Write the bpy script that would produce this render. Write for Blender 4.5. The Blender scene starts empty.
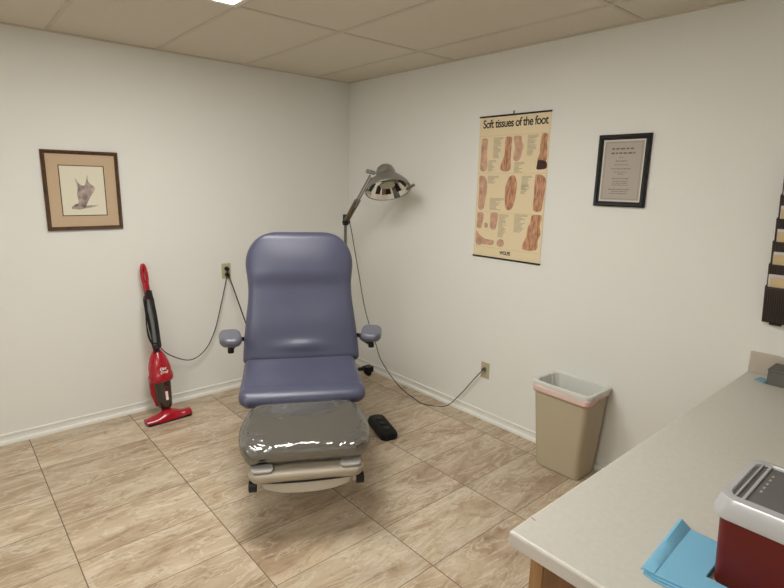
import bpy, bmesh, math, random
from mathutils import Vector, Matrix
random.seed(7)
S = bpy.context.scene
C = bpy.context.collection
PI = math.pi
V = Vector

# ------------------------------------------------------------------ materials
def lin(c):
    return tuple(((v/255)/12.92 if v/255 <= .04045 else ((v/255+.055)/1.055)**2.4) for v in c) + (1,)

def new_mat(name):
    m = bpy.data.materials.new(name); m.use_nodes = True
    nt = m.node_tree
    return m, nt, nt.nodes['Principled BSDF']

def mat(name, rgb, rough=.5, metal=0, bump=0, bscale=200, var=0, vscale=8, coat=0, spec=.5, trans=0, emit=None, alpha=1, sheen=0, ior=1.45, stretch=None):
    m, nt, b = new_mat(name)
    b.inputs['Base Color'].default_value = lin(rgb)
    b.inputs['Roughness'].default_value = rough
    b.inputs['Metallic'].default_value = metal
    b.inputs['Specular IOR Level'].default_value = spec
    b.inputs['Coat Weight'].default_value = coat
    b.inputs['Transmission Weight'].default_value = trans
    b.inputs['IOR'].default_value = ior
    b.inputs['Alpha'].default_value = alpha
    if emit:
        b.inputs['Emission Color'].default_value = lin(emit[0]); b.inputs['Emission Strength'].default_value = emit[1]
    tc = nt.nodes.new('ShaderNodeTexCoord')
    src = tc.outputs['Object']
    if stretch:
        mp = nt.nodes.new('ShaderNodeMapping'); mp.inputs['Scale'].default_value = stretch
        nt.links.new(src, mp.inputs['Vector']); src = mp.outputs['Vector']
    if bump:
        n = nt.nodes.new('ShaderNodeTexNoise'); n.inputs['Scale'].default_value = bscale; n.inputs['Detail'].default_value = 3
        nt.links.new(src, n.inputs['Vector'])
        bp = nt.nodes.new('ShaderNodeBump'); bp.inputs['Strength'].default_value = bump; bp.inputs['Distance'].default_value = .002
        nt.links.new(n.outputs['Fac'], bp.inputs['Height']); nt.links.new(bp.outputs['Normal'], b.inputs['Normal'])
    if var:
        n = nt.nodes.new('ShaderNodeTexNoise'); n.inputs['Scale'].default_value = vscale; n.inputs['Detail'].default_value = 5
        nt.links.new(src, n.inputs['Vector'])
        r = nt.nodes.new('ShaderNodeValToRGB')
        lo = tuple(max(0, c*(1-var)) for c in rgb); hi = tuple(min(255, c*(1+var)) for c in rgb)
        r.color_ramp.elements[0].position = .3; r.color_ramp.elements[1].position = .7
        r.color_ramp.elements[0].color = lin(lo); r.color_ramp.elements[1].color = lin(hi)
        nt.links.new(n.outputs['Fac'], r.inputs['Fac']); nt.links.new(r.outputs['Color'], b.inputs['Base Color'])
    return m

def math_node(nt, op, a, b=None, c=None):
    n = nt.nodes.new('ShaderNodeMath'); n.operation = op
    for i, v in enumerate((a, b, c)):
        if v is None: continue
        if isinstance(v, (int, float)): n.inputs[i].default_value = v
        else: nt.links.new(v, n.inputs[i])
    return n.outputs[0]

def mix_col(nt, fac, a, b, mode='MIX'):
    n = nt.nodes.new('ShaderNodeMix'); n.data_type = 'RGBA'; n.blend_type = mode
    for i, v in ((0, fac), (6, a), (7, b)):
        if isinstance(v, (int, float, tuple)): n.inputs[i].default_value = v
        else: nt.links.new(v, n.inputs[i])
    return n.outputs[2]

TW, TD, TX, TY = .5818, .3264, -.1608, -2.0959
def floor_mat():
    m, nt, b = new_mat('travertine_tile')
    tc = nt.nodes.new('ShaderNodeTexCoord'); sp = nt.nodes.new('ShaderNodeSeparateXYZ')
    nt.links.new(tc.outputs['Object'], sp.inputs[0])
    M = lambda *a: math_node(nt, *a)
    u = M('DIVIDE', M('SUBTRACT', sp.outputs[0], TX), TW)
    v = M('DIVIDE', M('SUBTRACT', sp.outputs[1], TY), TD)
    iu, iv = M('FLOOR', u), M('FLOOR', v)
    fu, fv = M('SUBTRACT', u, iu), M('SUBTRACT', v, iv)
    eu = M('MULTIPLY', M('MINIMUM', fu, M('SUBTRACT', 1.0, fu)), TW)
    ev = M('MULTIPLY', M('MINIMUM', fv, M('SUBTRACT', 1.0, fv)), TD)
    gu = M('LESS_THAN', eu, .0022); gv = M('LESS_THAN', ev, .0017)
    g = M('MAXIMUM', gu, gv)
    cid = nt.nodes.new('ShaderNodeCombineXYZ'); nt.links.new(iu, cid.inputs[0]); nt.links.new(iv, cid.inputs[1])
    wn = nt.nodes.new('ShaderNodeTexWhiteNoise'); wn.noise_dimensions = '3D'; nt.links.new(cid.outputs[0], wn.inputs['Vector'])
    off = nt.nodes.new('ShaderNodeVectorMath'); off.operation = 'SCALE'; nt.links.new(wn.outputs['Color'], off.inputs[0]); off.inputs['Scale'].default_value = 9
    add = nt.nodes.new('ShaderNodeVectorMath'); add.operation = 'ADD'
    nt.links.new(tc.outputs['Object'], add.inputs[0]); nt.links.new(off.outputs[0], add.inputs[1])
    def noise(scale, st, det=6, dist=0, rough=.6):
        mp = nt.nodes.new('ShaderNodeMapping'); mp.inputs['Scale'].default_value = st; mp.inputs['Rotation'].default_value = (0, 0, .10)
        nt.links.new(add.outputs[0], mp.inputs['Vector'])
        n = nt.nodes.new('ShaderNodeTexNoise'); n.inputs['Scale'].default_value = scale; n.inputs['Detail'].default_value = det
        n.inputs['Distortion'].default_value = dist; n.inputs['Roughness'].default_value = rough
        nt.links.new(mp.outputs[0], n.inputs['Vector']); return n.outputs['Fac']
    def ramp(f, stops):
        r = nt.nodes.new('ShaderNodeValToRGB'); el = r.color_ramp.elements
        el[0].position, el[0].color = stops[0][0], lin(stops[0][1]); el[1].position, el[1].color = stops[-1][0], lin(stops[-1][1])
        for p, c in stops[1:-1]:
            e = el.new(p); e.color = lin(c)
        nt.links.new(f, r.inputs['Fac']); return r.outputs['Color']
    base = ramp(noise(2.0, (1.0, 2.8, 1), 9, .7, .66), [(.28, FL[0]), (.42, FL[1]), (.5, FL[2]), (.6, FL[3]), (.75, FL[4])])
    fine = ramp(noise(9, (1.2, 2.2, 1), 8, 1.2, .72), [(.34, (188, 170, 148)), (.47, (250, 248, 244)), (.7, (255, 255, 255))])
    c = mix_col(nt, .6, base, fine, 'MULTIPLY')
    vein = noise(2.6, (1.0, 4.2, 1), 7, 1.2, .62)
    va = M('ABSOLUTE', M('SUBTRACT', vein, .5))
    vm = M('MULTIPLY', M('SUBTRACT', 1.0, M('MINIMUM', M('MULTIPLY', va, 30.0), 1.0)), .5)
    c = mix_col(nt, vm, c, lin(FL[5]))
    hs = nt.nodes.new('ShaderNodeHueSaturation'); nt.links.new(c, hs.inputs['Color'])
    nt.links.new(M('MULTIPLY_ADD', wn.outputs['Value'], .13, .93), hs.inputs['Value'])
    c = mix_col(nt, g, hs.outputs['Color'], lin((112, 96, 80)))
    nt.links.new(c, b.inputs['Base Color'])
    nt.links.new(M('MULTIPLY_ADD', g, .4, .38), b.inputs['Roughness'])
    b.inputs['Specular IOR Level'].default_value = .42
    bp = nt.nodes.new('ShaderNodeBump'); bp.inputs['Strength'].default_value = .35; bp.inputs['Distance'].default_value = .0015; bp.invert = True
    nt.links.new(g, bp.inputs['Height']); nt.links.new(bp.outputs['Normal'], b.inputs['Normal'])
    return m
FL = [(158, 134, 110), (178, 156, 131), (191, 172, 147), (202, 185, 162), (211, 197, 176), (226, 216, 198)]

def wood_mat(name, rgb, dark, sc=(1, 14, 14), axis_rot=(0, 0, 0), rough=.4):
    m, nt, b = new_mat(name)
    tc = nt.nodes.new('ShaderNodeTexCoord'); mp = nt.nodes.new('ShaderNodeMapping')
    mp.inputs['Scale'].default_value = sc; mp.inputs['Rotation'].default_value = axis_rot
    nt.links.new(tc.outputs['Object'], mp.inputs['Vector'])
    n = nt.nodes.new('ShaderNodeTexNoise'); n.inputs['Scale'].default_value = 6; n.inputs['Detail'].default_value = 8; n.inputs['Distortion'].default_value = .6
    nt.links.new(mp.outputs[0], n.inputs['Vector'])
    r = nt.nodes.new('ShaderNodeValToRGB'); r.color_ramp.elements[0].position = .35; r.color_ramp.elements[1].position = .65
    r.color_ramp.elements[0].color = lin(dark); r.color_ramp.elements[1].color = lin(rgb)
    nt.links.new(n.outputs['Fac'], r.inputs['Fac']); nt.links.new(r.outputs['Color'], b.inputs['Base Color'])
    b.inputs['Roughness'].default_value = rough
    return m

def film_mat(name, tint, opacity, gloss, rough, milk=(230, 230, 228), milkf=.1, bump=0, bscale=30, dist=.01):
    """thin clear plastic: transparent + glossy + a little milky diffuse"""
    m = bpy.data.materials.new(name); m.use_nodes = True; nt = m.node_tree
    nt.nodes.remove(nt.nodes['Principled BSDF']); out = nt.nodes['Material Output']
    tr = nt.nodes.new('ShaderNodeBsdfTransparent'); tr.inputs[0].default_value = lin(tint)
    gl = nt.nodes.new('ShaderNodeBsdfGlossy'); gl.inputs['Roughness'].default_value = rough; gl.inputs['Color'].default_value = (.95, .95, .95, 1)
    df = nt.nodes.new('ShaderNodeBsdfDiffuse'); df.inputs[0].default_value = lin(milk)
    lw = nt.nodes.new('ShaderNodeLayerWeight'); lw.inputs['Blend'].default_value = .35
    fac = math_node(nt, 'MINIMUM', math_node(nt, 'MULTIPLY_ADD', lw.outputs['Fresnel'], .8, gloss), 1.0)
    m1 = nt.nodes.new('ShaderNodeMixShader'); m1.inputs[0].default_value = milkf
    nt.links.new(tr.outputs[0], m1.inputs[1]); nt.links.new(df.outputs[0], m1.inputs[2])
    m2 = nt.nodes.new('ShaderNodeMixShader'); nt.links.new(fac, m2.inputs[0])
    nt.links.new(m1.outputs[0], m2.inputs[1]); nt.links.new(gl.outputs[0], m2.inputs[2])
    nt.links.new(m2.outputs[0], out.inputs['Surface'])
    if bump:
        tc = nt.nodes.new('ShaderNodeTexCoord')
        n = nt.nodes.new('ShaderNodeTexNoise'); n.inputs['Scale'].default_value = bscale; n.inputs['Detail'].default_value = 2; n.inputs['Distortion'].default_value = 1.5
        nt.links.new(tc.outputs['Object'], n.inputs['Vector'])
        bp = nt.nodes.new('ShaderNodeBump'); bp.inputs['Strength'].default_value = bump; bp.inputs['Distance'].default_value = dist
        nt.links.new(n.outputs['Fac'], bp.inputs['Height'])
        nt.links.new(bp.outputs[0], gl.inputs['Normal'])
    return m

M = dict(
    wall=mat('wall_vinyl', (234, 233, 228), .62, bump=.35, bscale=260, spec=.3),
    ceil=mat('ceiling_tile_fibre', (221, 212, 196), .95, bump=.9, bscale=420, var=.05, vscale=320, spec=.1),
    tbar=mat('ceiling_bar_paint', (206, 196, 178), .5),
    trim=mat('baseboard_vinyl', (236, 235, 229), .4),
    floor=floor_mat(),
    vinyl=mat('slate_blue_vinyl', (77, 78, 99), .34, bump=.12, bscale=500, spec=.55, var=.03, vscale=5),
    pad=mat('grey_arm_pad', (96, 97, 108), .3, spec=.5),
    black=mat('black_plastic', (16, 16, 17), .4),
    rubber=mat('black_rubber', (13, 13, 14), .7, bump=.5, bscale=120),
    cord=mat('black_cord', (22, 20, 20), .5),
    gcord=mat('grey_cord', (92, 86, 76), .55),
    beige=mat('warm_grey_moulded_plastic', (172, 161, 144), .42),
    beige2=mat('pale_moulded_plastic', (180, 171, 156), .4),
    tabg=mat('pale_grey_plastic', (166, 163, 158), .35),
    film=film_mat('clear_vinyl_cover', (205, 203, 190), .5, .12, .10, milk=(136, 132, 124), milkf=.34, bump=.06, bscale=14, dist=.02),
    chrome=mat('brushed_lamp_metal', (158, 156, 150), .4, metal=.75),
    chromeD=mat('worn_arm_metal', (142, 128, 108), .34, metal=1),
    refl=mat('lamp_reflector', (226, 222, 214), .16, metal=1),
    steel=mat('grey_steel_pole', (130, 130, 130), .35, metal=1),
    bulb=mat('frosted_bulb', (186, 184, 160), .4),
    red=mat('gloss_red_plastic', (172, 16, 36), .25, coat=.4),
    redD=mat('dark_red_plastic', (150, 14, 30), .35),
    smoke=film_mat('smoked_dust_cup', (60, 50, 44), .5, .06, .1, milk=(40, 34, 30), milkf=.6),
    filt=mat('grey_filter', (120, 104, 92), .8, var=.3, vscale=60),
    greyp=mat('grey_plastic_tube', (122, 124, 124), .4),
    white=mat('white_plastic', (225, 225, 222), .4),
    ivory=mat('ivory_outlet_plate', (190, 180, 148), .4),
    slot=mat('outlet_slot_brown', (66, 56, 40), .6),
    tan=mat('tan_wastebasket_plastic', (186, 174, 148), .45, bump=.2, bscale=300),
    bag=mat('white_bin_liner', (214, 214, 208), .38, bump=.9, bscale=28),
    bagband=mat('pink_tinted_liner_band', (228, 200, 192), .4, bump=.8, bscale=30),
    string=mat('red_drawstring', (196, 80, 72), .5),
    lam=mat('cream_laminate', (203, 199, 190), .38, var=.015, vscale=60),
    lamedge=mat('laminate_edge', (196, 190, 184), .4),
    splash=mat('backsplash_laminate', (192, 181, 166), .4),
    oak=wood_mat('oak_cabinet_wood', (122, 84, 52), (98, 64, 36), (14, 14, 1)),
    oakL=wood_mat('light_oak_strip', (158, 120, 78), (134, 98, 60), (14, 14, 1)),
    frameW=wood_mat('walnut_frame_wood', (94, 62, 36), (64, 40, 22), (10, 10, 10), rough=.35),
    matb=mat('tan_picture_mat', (200, 175, 146), .85, bump=.3, bscale=600),
    paper=mat('ivory_print_paper', (226, 220, 200), .7),
    inkdraw=mat('sepia_foot_drawing', (152, 136, 130), .8, var=.32, vscale=26),
    inksh=mat('soft_pencil_shading', (176, 164, 150), .8, var=.15, vscale=40),
    blackframe=mat('black_picture_frame', (18, 17, 18), .35),
    cpaper=mat('grey_certificate_paper', (182, 172, 162), .7),
    cmat=mat('white_certificate_border', (222, 218, 208), .6),
    ink=mat('grey_print_ink', (134, 126, 116), .8),
    inkd=mat('dark_print_ink', (112, 104, 96), .8),
    poster=mat('cream_poster_paper', (232, 214, 178), .5),
    pline=mat('poster_rule_ink', (206, 188, 152), .7),
    ptext=mat('poster_small_print', (178, 166, 136), .7),
    skin=mat('printed_skin_tone', (198, 158, 132), .6, var=.12, vscale=22),
    flesh=mat('printed_muscle_tone', (182, 134, 104), .6, var=.24, vscale=30, stretch=(1, 2.5, .7)),
    darkp=mat('printed_dark_sole', (62, 34, 26), .6, var=.3, vscale=40),
    printblack=mat('black_print', (22, 18, 16), .6),
    org=mat('dark_brown_organizer_plastic', (42, 34, 30), .45),
    orgL=mat('organizer_rib_plastic', (66, 55, 48), .5),
    manila=mat('manila_folder_card', (214, 190, 148), .8),
    sheet=mat('white_paper_sheet', (216, 212, 212), .8),
    sred=mat('dark_red_container_plastic', (104, 30, 22), .4, spec=.3),
    lid=film_mat('milky_container_lid', (225, 225, 228), .5, .06, .15, milk=(206, 206, 210), milkf=.78),
    lidwin=film_mat('clear_lid_window', (140, 138, 140), .5, .06, .25, milk=(128, 126, 130), milkf=.6),
    blue=mat('blue_disposable_pad', (126, 186, 218), .8, bump=.6, bscale=220),
    bluecard=mat('blue_paper', (120, 168, 186), .7),
    gbox=mat('grey_box_card', (104, 102, 96), .7),
    lightpanel=mat('lit_troffer_diffuser', (255, 252, 240), .6, emit=((252, 252, 247), 15)),
    lightframe=mat('white_troffer_frame', (226, 222, 212), .4),
    doorp=mat('painted_door', (214, 208, 194), .5),
    chip=mat('brown_chip', (134, 104, 66), .8),
)

# ------------------------------------------------------------------ helpers
def obj(name, bm, m, parent=None, smooth=True, bevel=0, loc=None, rot=None, solid=0):
    bmesh.ops.recalc_face_normals(bm, faces=bm.faces[:])
    me = bpy.data.meshes.new(name); bm.to_mesh(me); bm.free()
    me.materials.append(M[m])
    o = bpy.data.objects.new(name, me); C.objects.link(o)
    if parent: o.parent = parent
    if loc: o.location = loc
    if rot: o.rotation_euler = rot
    if solid:
        s = o.modifiers.new('s', 'SOLIDIFY'); s.thickness = solid; s.offset = 0
    if bevel:
        b = o.modifiers.new('b', 'BEVEL'); b.width = bevel; b.segments = 3; b.limit_method = 'ANGLE'; b.angle_limit = .6
    if smooth:
        for p in me.polygons: p.use_smooth = True
        try: me.set_sharp_from_angle(angle=math.radians(40))
        except Exception: pass
    return o

def thing(name, label, cat, loc=(0, 0, 0), rotz=0, group=None):
    o = bpy.data.objects.new(name, None); C.objects.link(o); o.empty_display_size = .05
    o.location = loc; o.rotation_euler = (0, 0, rotz); o['label'] = label; o['category'] = cat
    if group: o['group'] = group
    return o
def tag(o, label, cat, group=None):
    o['label'] = label; o['category'] = cat
    if group: o['group'] = group
    return o
def struct(name, bm, m, **k):
    o = obj(name, bm, m, **k); o['kind'] = 'structure'; return o
def part_label(o, s): o['label'] = s; return o

def B(): return bmesh.new()
def box(bm, x0, x1, y0, y1, z0, z1, mtx=None):
    r = bmesh.ops.create_cube(bm, size=1)['verts']
    for v in r:
        v.co = V(((x0+x1)/2+v.co.x*(x1-x0), (y0+y1)/2+v.co.y*(y1-y0), (z0+z1)/2+v.co.z*(z1-z0)))
        if mtx: v.co = mtx @ v.co
    return bm
def skin_rings(bm, rings, cap0=True, cap1=True, closed=True):
    vs = [[bm.verts.new(p) for p in r] for r in rings]
    n = len(rings[0])
    for a, b in zip(vs, vs[1:]):
        for i in range(n if closed else n-1):
            j = (i+1) % n
            try: bm.faces.new((a[i], a[j], b[j], b[i]))
            except ValueError: pass
    if cap0: bm.faces.new(vs[0])
    if cap1: bm.faces.new(vs[-1])
    return bm
def rrect(w, h, r, nc=5, nf=5):
    """rounded rectangle outline (half sizes w,h, corner r), flats subdivided; same point count for any sizes"""
    r = max(1e-5, min(r, w*.999, h*.999)); pts = []
    cs = [(w-r, h-r, 0), (-(w-r), h-r, PI/2), (-(w-r), -(h-r), PI), (w-r, -(h-r), 1.5*PI)]
    for k, (cx, cy, a0) in enumerate(cs):
        for i in range(nc+1):
            a = a0+PI/2*i/nc; pts.append((cx+r*math.cos(a), cy+r*math.sin(a)))
        nx, ny, na = cs[(k+1) % 4]
        p0 = pts[-1]; p1 = (nx+r*math.cos(na), ny+r*math.sin(na))
        m = nf*3 if k in (0, 2) else nf
        for i in range(1, m): pts.append((p0[0]+(p1[0]-p0[0])*i/m, p0[1]+(p1[1]-p0[1])*i/m))
    return pts
def frame_ring(c, ex, ey, pts): return [V(c)+V(ex)*x+V(ey)*y for x, y in pts]
def circ(r, n=16, ry=None): return [(r*math.cos(2*PI*i/n), (ry or r)*math.sin(2*PI*i/n)) for i in range(n)]
def catmull(P, n=8):
    P = [V(p) for p in P]; out = []
    Q = [P[0]*2-P[1]]+P+[P[-1]*2-P[-2]]
    for i in range(1, len(Q)-2):
        for k in range(n):
            t = k/n; a, b, c, d = Q[i-1:i+3]
            out.append(.5*((2*b)+(c-a)*t+(2*a-5*b+4*c-d)*t*t+(3*b-a-3*c+d)*t**3))
    out.append(P[-1]); return out
def tube(bm, P, r, n=10, sm=0, cap=True):
    P = catmull(P, sm) if sm else [V(p) for p in P]
    rr = r if isinstance(r, (list, tuple)) else [r]*len(P)
    if len(rr) != len(P): rr = [rr[min(len(rr)-1, int(i*len(rr)/len(P)))] for i in range(len(P))]
    T = [(P[min(i+1, len(P)-1)]-P[max(i-1, 0)]).normalized() for i in range(len(P))]
    up = V((0, 0, 1)) if abs(T[0].z) < .9 else V((1, 0, 0))
    X = T[0].cross(up).normalized(); rings = []
    for p, t, q in zip(P, T, rr):
        X = (X-t*X.dot(t)).normalized(); Y = t.cross(X)
        rings.append([p+X*math.cos(2*PI*i/n)*q+Y*math.sin(2*PI*i/n)*q for i in range(n)])
    return skin_rings(bm, rings, cap, cap)
def cyl(bm, p0, p1, r, n=20, r2=None): return tube(bm, [p0, p1], [r, r if r2 is None else r2], n)
def flat(bm, pts, nrm=None, d=0):
    """flat polygon, extruded by d along nrm"""
    vs = [bm.verts.new(p) for p in pts]; f = bm.faces.new(vs)
    if d:
        r = bmesh.ops.extrude_face_region(bm, geom=[f])
        for e in r['geom']:
            if isinstance(e, bmesh.types.BMVert): e.co += V(nrm)*d
    return bm
def mesh_text(s, size=1, extrude=.0004, offset=0, spacing=1, sx=1, shear=0):
    cu = bpy.data.curves.new('t', 'FONT'); cu.body = s; cu.size = size; cu.extrude = extrude; cu.offset = offset; cu.space_character = spacing; cu.shear = shear
    cu.align_x = 'LEFT'
    o = bpy.data.objects.new('t', cu); C.objects.link(o)
    dg = bpy.context.evaluated_depsgraph_get(); me = bpy.data.meshes.new_from_object(o.evaluated_get(dg))
    bm = B(); bm.from_mesh(me); bpy.data.objects.remove(o); bpy.data.meshes.remove(me)
    for v in bm.verts: v.co.x *= sx
    return bm
def cushion(cfn, L, wfn, tfn, Rc, ns=40, bulge=None, rt=None, nc=6, nf=5):
    """padded slab following the path cfn(s)->(centre, thickness direction); X is across. Edges rolled, outline corners rounded Rc."""
    rings = []
    ss = [L*(.5-.5*math.cos(PI*i/ns)) for i in range(ns+1)]
    for s in ss:
        c, N = cfn(s); c, N = V(c), V(N).normalized()
        w, t = wfn(s), tfn(s); r0 = rt or t
        for d in (s, L-s):
            if d < Rc: w -= Rc*(1-math.sqrt(max(0, 1-(1-d/Rc)**2)))*.93
            if d < r0: t *= math.sqrt(max(.0012, 1-(1-d/r0)**2))
        ring = []
        for x, y in rrect(w, t, t*.92, nc, nf):
            b = bulge(x, s, y/t if t else 0) if bulge else 0
            ring.append(c+V((1, 0, 0))*x+N*(y+b))
        rings.append(ring)
    bm = B(); skin_rings(bm, rings); return bm
def sstep(a, b, x):
    t = max(0, min(1, (x-a)/(b-a))); return t*t*(3-2*t)
def gauss(x, c, s): return math.exp(-((x-c)/s)**2)

# ------------------------------------------------------------------ room shell
H = 2.44; X0 = -4.1; Y0 = -4.9
struct('floor', box(B(), X0, .0, Y0, .0, -.05, 0), 'floor', smooth=False)
struct('ceiling', box(B(), X0, .0, Y0, .0, H, H+.03), 'ceil', smooth=False)
struct('wall_back', box(B(), X0, .1, 0, .1, 0, H+.03), 'wall', smooth=False)
struct('wall_right', box(B(), 0, .1, Y0-.1, 0, 0, H+.03), 'wall', smooth=False)
struct('wall_left', box(B(), X0-.1, X0, Y0-.1, .1, 0, H+.03), 'wall', smooth=False)
struct('wall_front', box(B(), X0, 0, Y0-.1, Y0, 0, H+.03), 'wall', smooth=False)
def baseboard(name, a, b, n):
    a, b, n = V(a), V(b), V(n); bm = B()
    prof = [(0, 0), (.018, 0), (.018, .016), (.014, .023), (.009, .025), (.008, .027), (.008, .056), (.010, .059), (.008, .065), (0, .066)]
    skin_rings(bm, [[p+n*x+V((0, 0, z)) for x, z in prof] for p in (a, b)])
    return struct(name, bm, 'trim')
baseboard('baseboard_back', (X0, 0, 0), (0, 0, 0), (0, -1, 0))
baseboard('baseboard_right', (0, 0, 0), (0, -3.19, 0), (-1, 0, 0))
baseboard('baseboard_left', (X0, 0, 0), (X0, Y0, 0), (1, 0, 0))
# ceiling grid
bm = B(); z = H-.001
gx = [-.335-.61*k for k in range(7)]; gy = [-1.2007-1.254*k for k in range(3)]
for x in gx: box(bm, x-.0115, x+.0115, Y0, 0, z-.003, z+.001)
for y in gy: box(bm, X0, 0, y-.0115, y+.0115, z-.0033, z+.001)
box(bm, X0, 0, -.02, 0, z-.005, z+.001); box(bm, -.02, 0, Y0, 0, z-.005, z+.001)
struct('trim_1', bm, 'tbar', smooth=False)

# ceiling lights (2x4 troffers in the grid)
M['lightpanel_fill'] = mat('fill_troffer_diffuser', (255, 252, 240), .6, emit=((252, 252, 247), 10))  # weaker emission for the added fill panel
def troffer(x0, y0, label, pm='lightpanel'):
    x1, y1 = x0-.61, y0-1.254
    t = thing('ceiling_light', label, 'ceiling light', ((x0+x1)/2, (y0+y1)/2, H), 0, None)
    w, h = .61/2-.013, 1.254/2-.013; bm = B()
    for a in ((-w, -w+.028, -h, h), (w-.028, w, -h, h), (-w+.028, w-.028, -h, -h+.028), (-w+.028, w-.028, h-.028, h)):
        box(bm, *a, -.012, -.001)
    part_label(obj('light_frame', bm, 'lightframe', t, smooth=False), 'white metal rim of the light')
    part_label(obj('diffuser', box(B(), -w+.028, w-.028, -h+.028, h-.028, -.008, -.003), pm, t, smooth=False), 'glowing white diffuser panel')
    return t
troffer(-1.555, -1.2007, 'lit fluorescent ceiling panel just in view at the top edge')
troffer(-.335-.61*5, -1.2007-1.254, 'added fill-light ceiling panel near the left wall, out of view', 'lightpanel_fill')  # unseen panel added as fill light from the left

# ------------------------------------------------------------------ exam chair
ch = thing('exam_chair', 'slate-blue vinyl podiatry exam chair with a clear plastic-covered leg rest', 'exam chair', (-1.368, -1.434, 0), math.radians(-29.4))
# backrest
bA, bB = V((0, .185, .60)), V((0, .405, 1.285))
bt = (bB-bA).normalized(); bn = V((0, -bt.z, bt.y)); bL = (bB-bA).length+.04
def bw(s):
    u = s/bL
    w = .330-.024*sstep(0, .5, u)-.010*gauss(u, .57, .15)+.006*gauss(u, .76, .12)
    if u > .72: w -= .17*(1-math.sqrt(max(0, 1-((u-.72)/.28)**2.6)))
    return w
def bb(x, s, f):
    if f < 0: return 0
    u = s/bL; k = f*(1-abs(x/.31)**4) if abs(x) < .31 else 0
    h = .026*sstep(.56, .69, u)*(1-.35*sstep(.75, 1, u))          # head pillow
    h += .016*gauss(u, .125, .04)*gauss(x, 0, .13)                 # lumbar roll
    h -= .010*gauss(x, 0, .16)*gauss(u, .38, .2)                  # hollow between bolsters
    h += .008*gauss(u, .30, .12)
    return h*k
obj('backrest', cushion(lambda s: (bA+bt*s+V((.010, 0, 0)), bn), bL, bw, lambda s: .045, .028, 72, bb, rt=.045), 'vinyl', ch)
# back shell
obj('back_shell', cushion(lambda s: (bA+bt*(s+.06)-bn*.055, bn), bL-.12, lambda s: .27, lambda s: .02, .1, 24), 'black', ch)
# seat
sP = [V((0, .20, .605)), V((0, .02, .580)), V((0, -.12, .562)), V((0, -.205, .548)), V((0, -.240, .522))]
sC = catmull(sP, 10)
def path(Cs):
    d = [0]
    for a, b in zip(Cs, Cs[1:]): d.append(d[-1]+(b-a).length)
    def f(s):
        for i in range(len(d)-1):
            if s <= d[i+1] or i == len(d)-2:
                t = (s-d[i])/(d[i+1]-d[i]); c = Cs[i].lerp(Cs[i+1], t); break
        a, b = Cs[max(0, i-2)], Cs[min(len(Cs)-1, i+3)]; T = (b-a).normalized()
        return c, V((0, T.z, -T.y)) if T.y < 0 else V((0, -T.z, T.y))
    return f, d[-1]
sf, sL = path(sC)
def sbulge(x, s, f):
    if f < 0: return 0
    return f*(-.012*gauss(x, 0, .2)*gauss(s/sL, .45, .3)+.006*gauss(s/sL, .86, .06))
obj('seat', cushion(sf, sL, lambda s: .312+.008*sstep(.1, .40, s), lambda s: .040, .06, 40, sbulge, rt=.04), 'vinyl', ch)
obj('seat_pan', cushion(lambda s: (V((0, .16-s, .515-.09*s)), (0, .1, 1)), .40, lambda s: .24, lambda s: .035, .05, 12), 'black', ch)
# leg rest
lA, lB = V((0, -.225, .503)), V((0, -.570, .420)); lt = (lB-lA).normalized(); ln = V((0, lt.z, -lt.y)); lL = (lB-lA).length
lw = lambda s: .262+.036*sstep(0, .2, s)-.012*sstep(.2, .32, s)
lbul = lambda x, s, f: (f*.012*(1-(x/.3)**2)*gauss(s/lL, .5, .45) if f > 0 else 0)
obj('leg_rest', cushion(lambda s: (lA+lt*s, ln), lL, lw, lambda s: .042, .085, 36, lbul, rt=.042), 'vinyl', ch)
from mathutils import noise as _n
def crink(x, s, f):
    b = lbul(x, s, f); u = s/lL
    cor = sstep(.11, .25, abs(x))*sstep(.50, .8, u)
    lip = sstep(.84, .97, u)
    back = sstep(.3, .04, u)*(gauss(x, -.12, .07)+gauss(x, .17, .09))
    edge = .35*sstep(.22, .29, abs(x))
    q = V((x*13, s*20+abs(x)*9, f*1.3)); cr = _n.noise(q)+.5*_n.noise(q*2.3)
    st = 1-abs(_n.noise(V((x*26-s*7*(1 if x > 0 else -1), s*6, 4.2))))*3.2
    return b+.0085*cr*(cor+.8*lip+edge)+.0035*max(0, st)*back
cv = cushion(lambda s: (lA-lt*.005+lt*s+ln*.001, ln), lL+.012, lambda s: lw(s)+.007, lambda s: .047, .09, 90, crink, rt=.046, nc=8, nf=28)
part_label(obj('plastic_cover', cv, 'film', ch), 'clear crinkled plastic cover over the leg rest')
# beige frame under leg rest
fA = lA-ln*.070+lt*.05; fL = lL-.006
obj('leg_rest_frame', cushion(lambda s: (fA+lt*s+V((0, 0, -.012))*sstep(.1, .3, s), ln), fL, lambda s: .225+.038*sstep(0, .2, s), lambda s: .024, .06, 24, rt=.014), 'beige', ch, bevel=.0)
lf = bpy.data.objects['leg_rest_frame']
for sx in (-1, 1):
    c = lB-ln*.046+V((sx*.196, -.002, -.002))
    part_label(obj('corner_tab', cushion(lambda s: (c+V((0, -.012, -.004))+lt*(s-.035), ln), .052, lambda s: .05, lambda s: .008, .025, 14), 'tabg', lf), 'pale grey oval corner tab')
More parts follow.
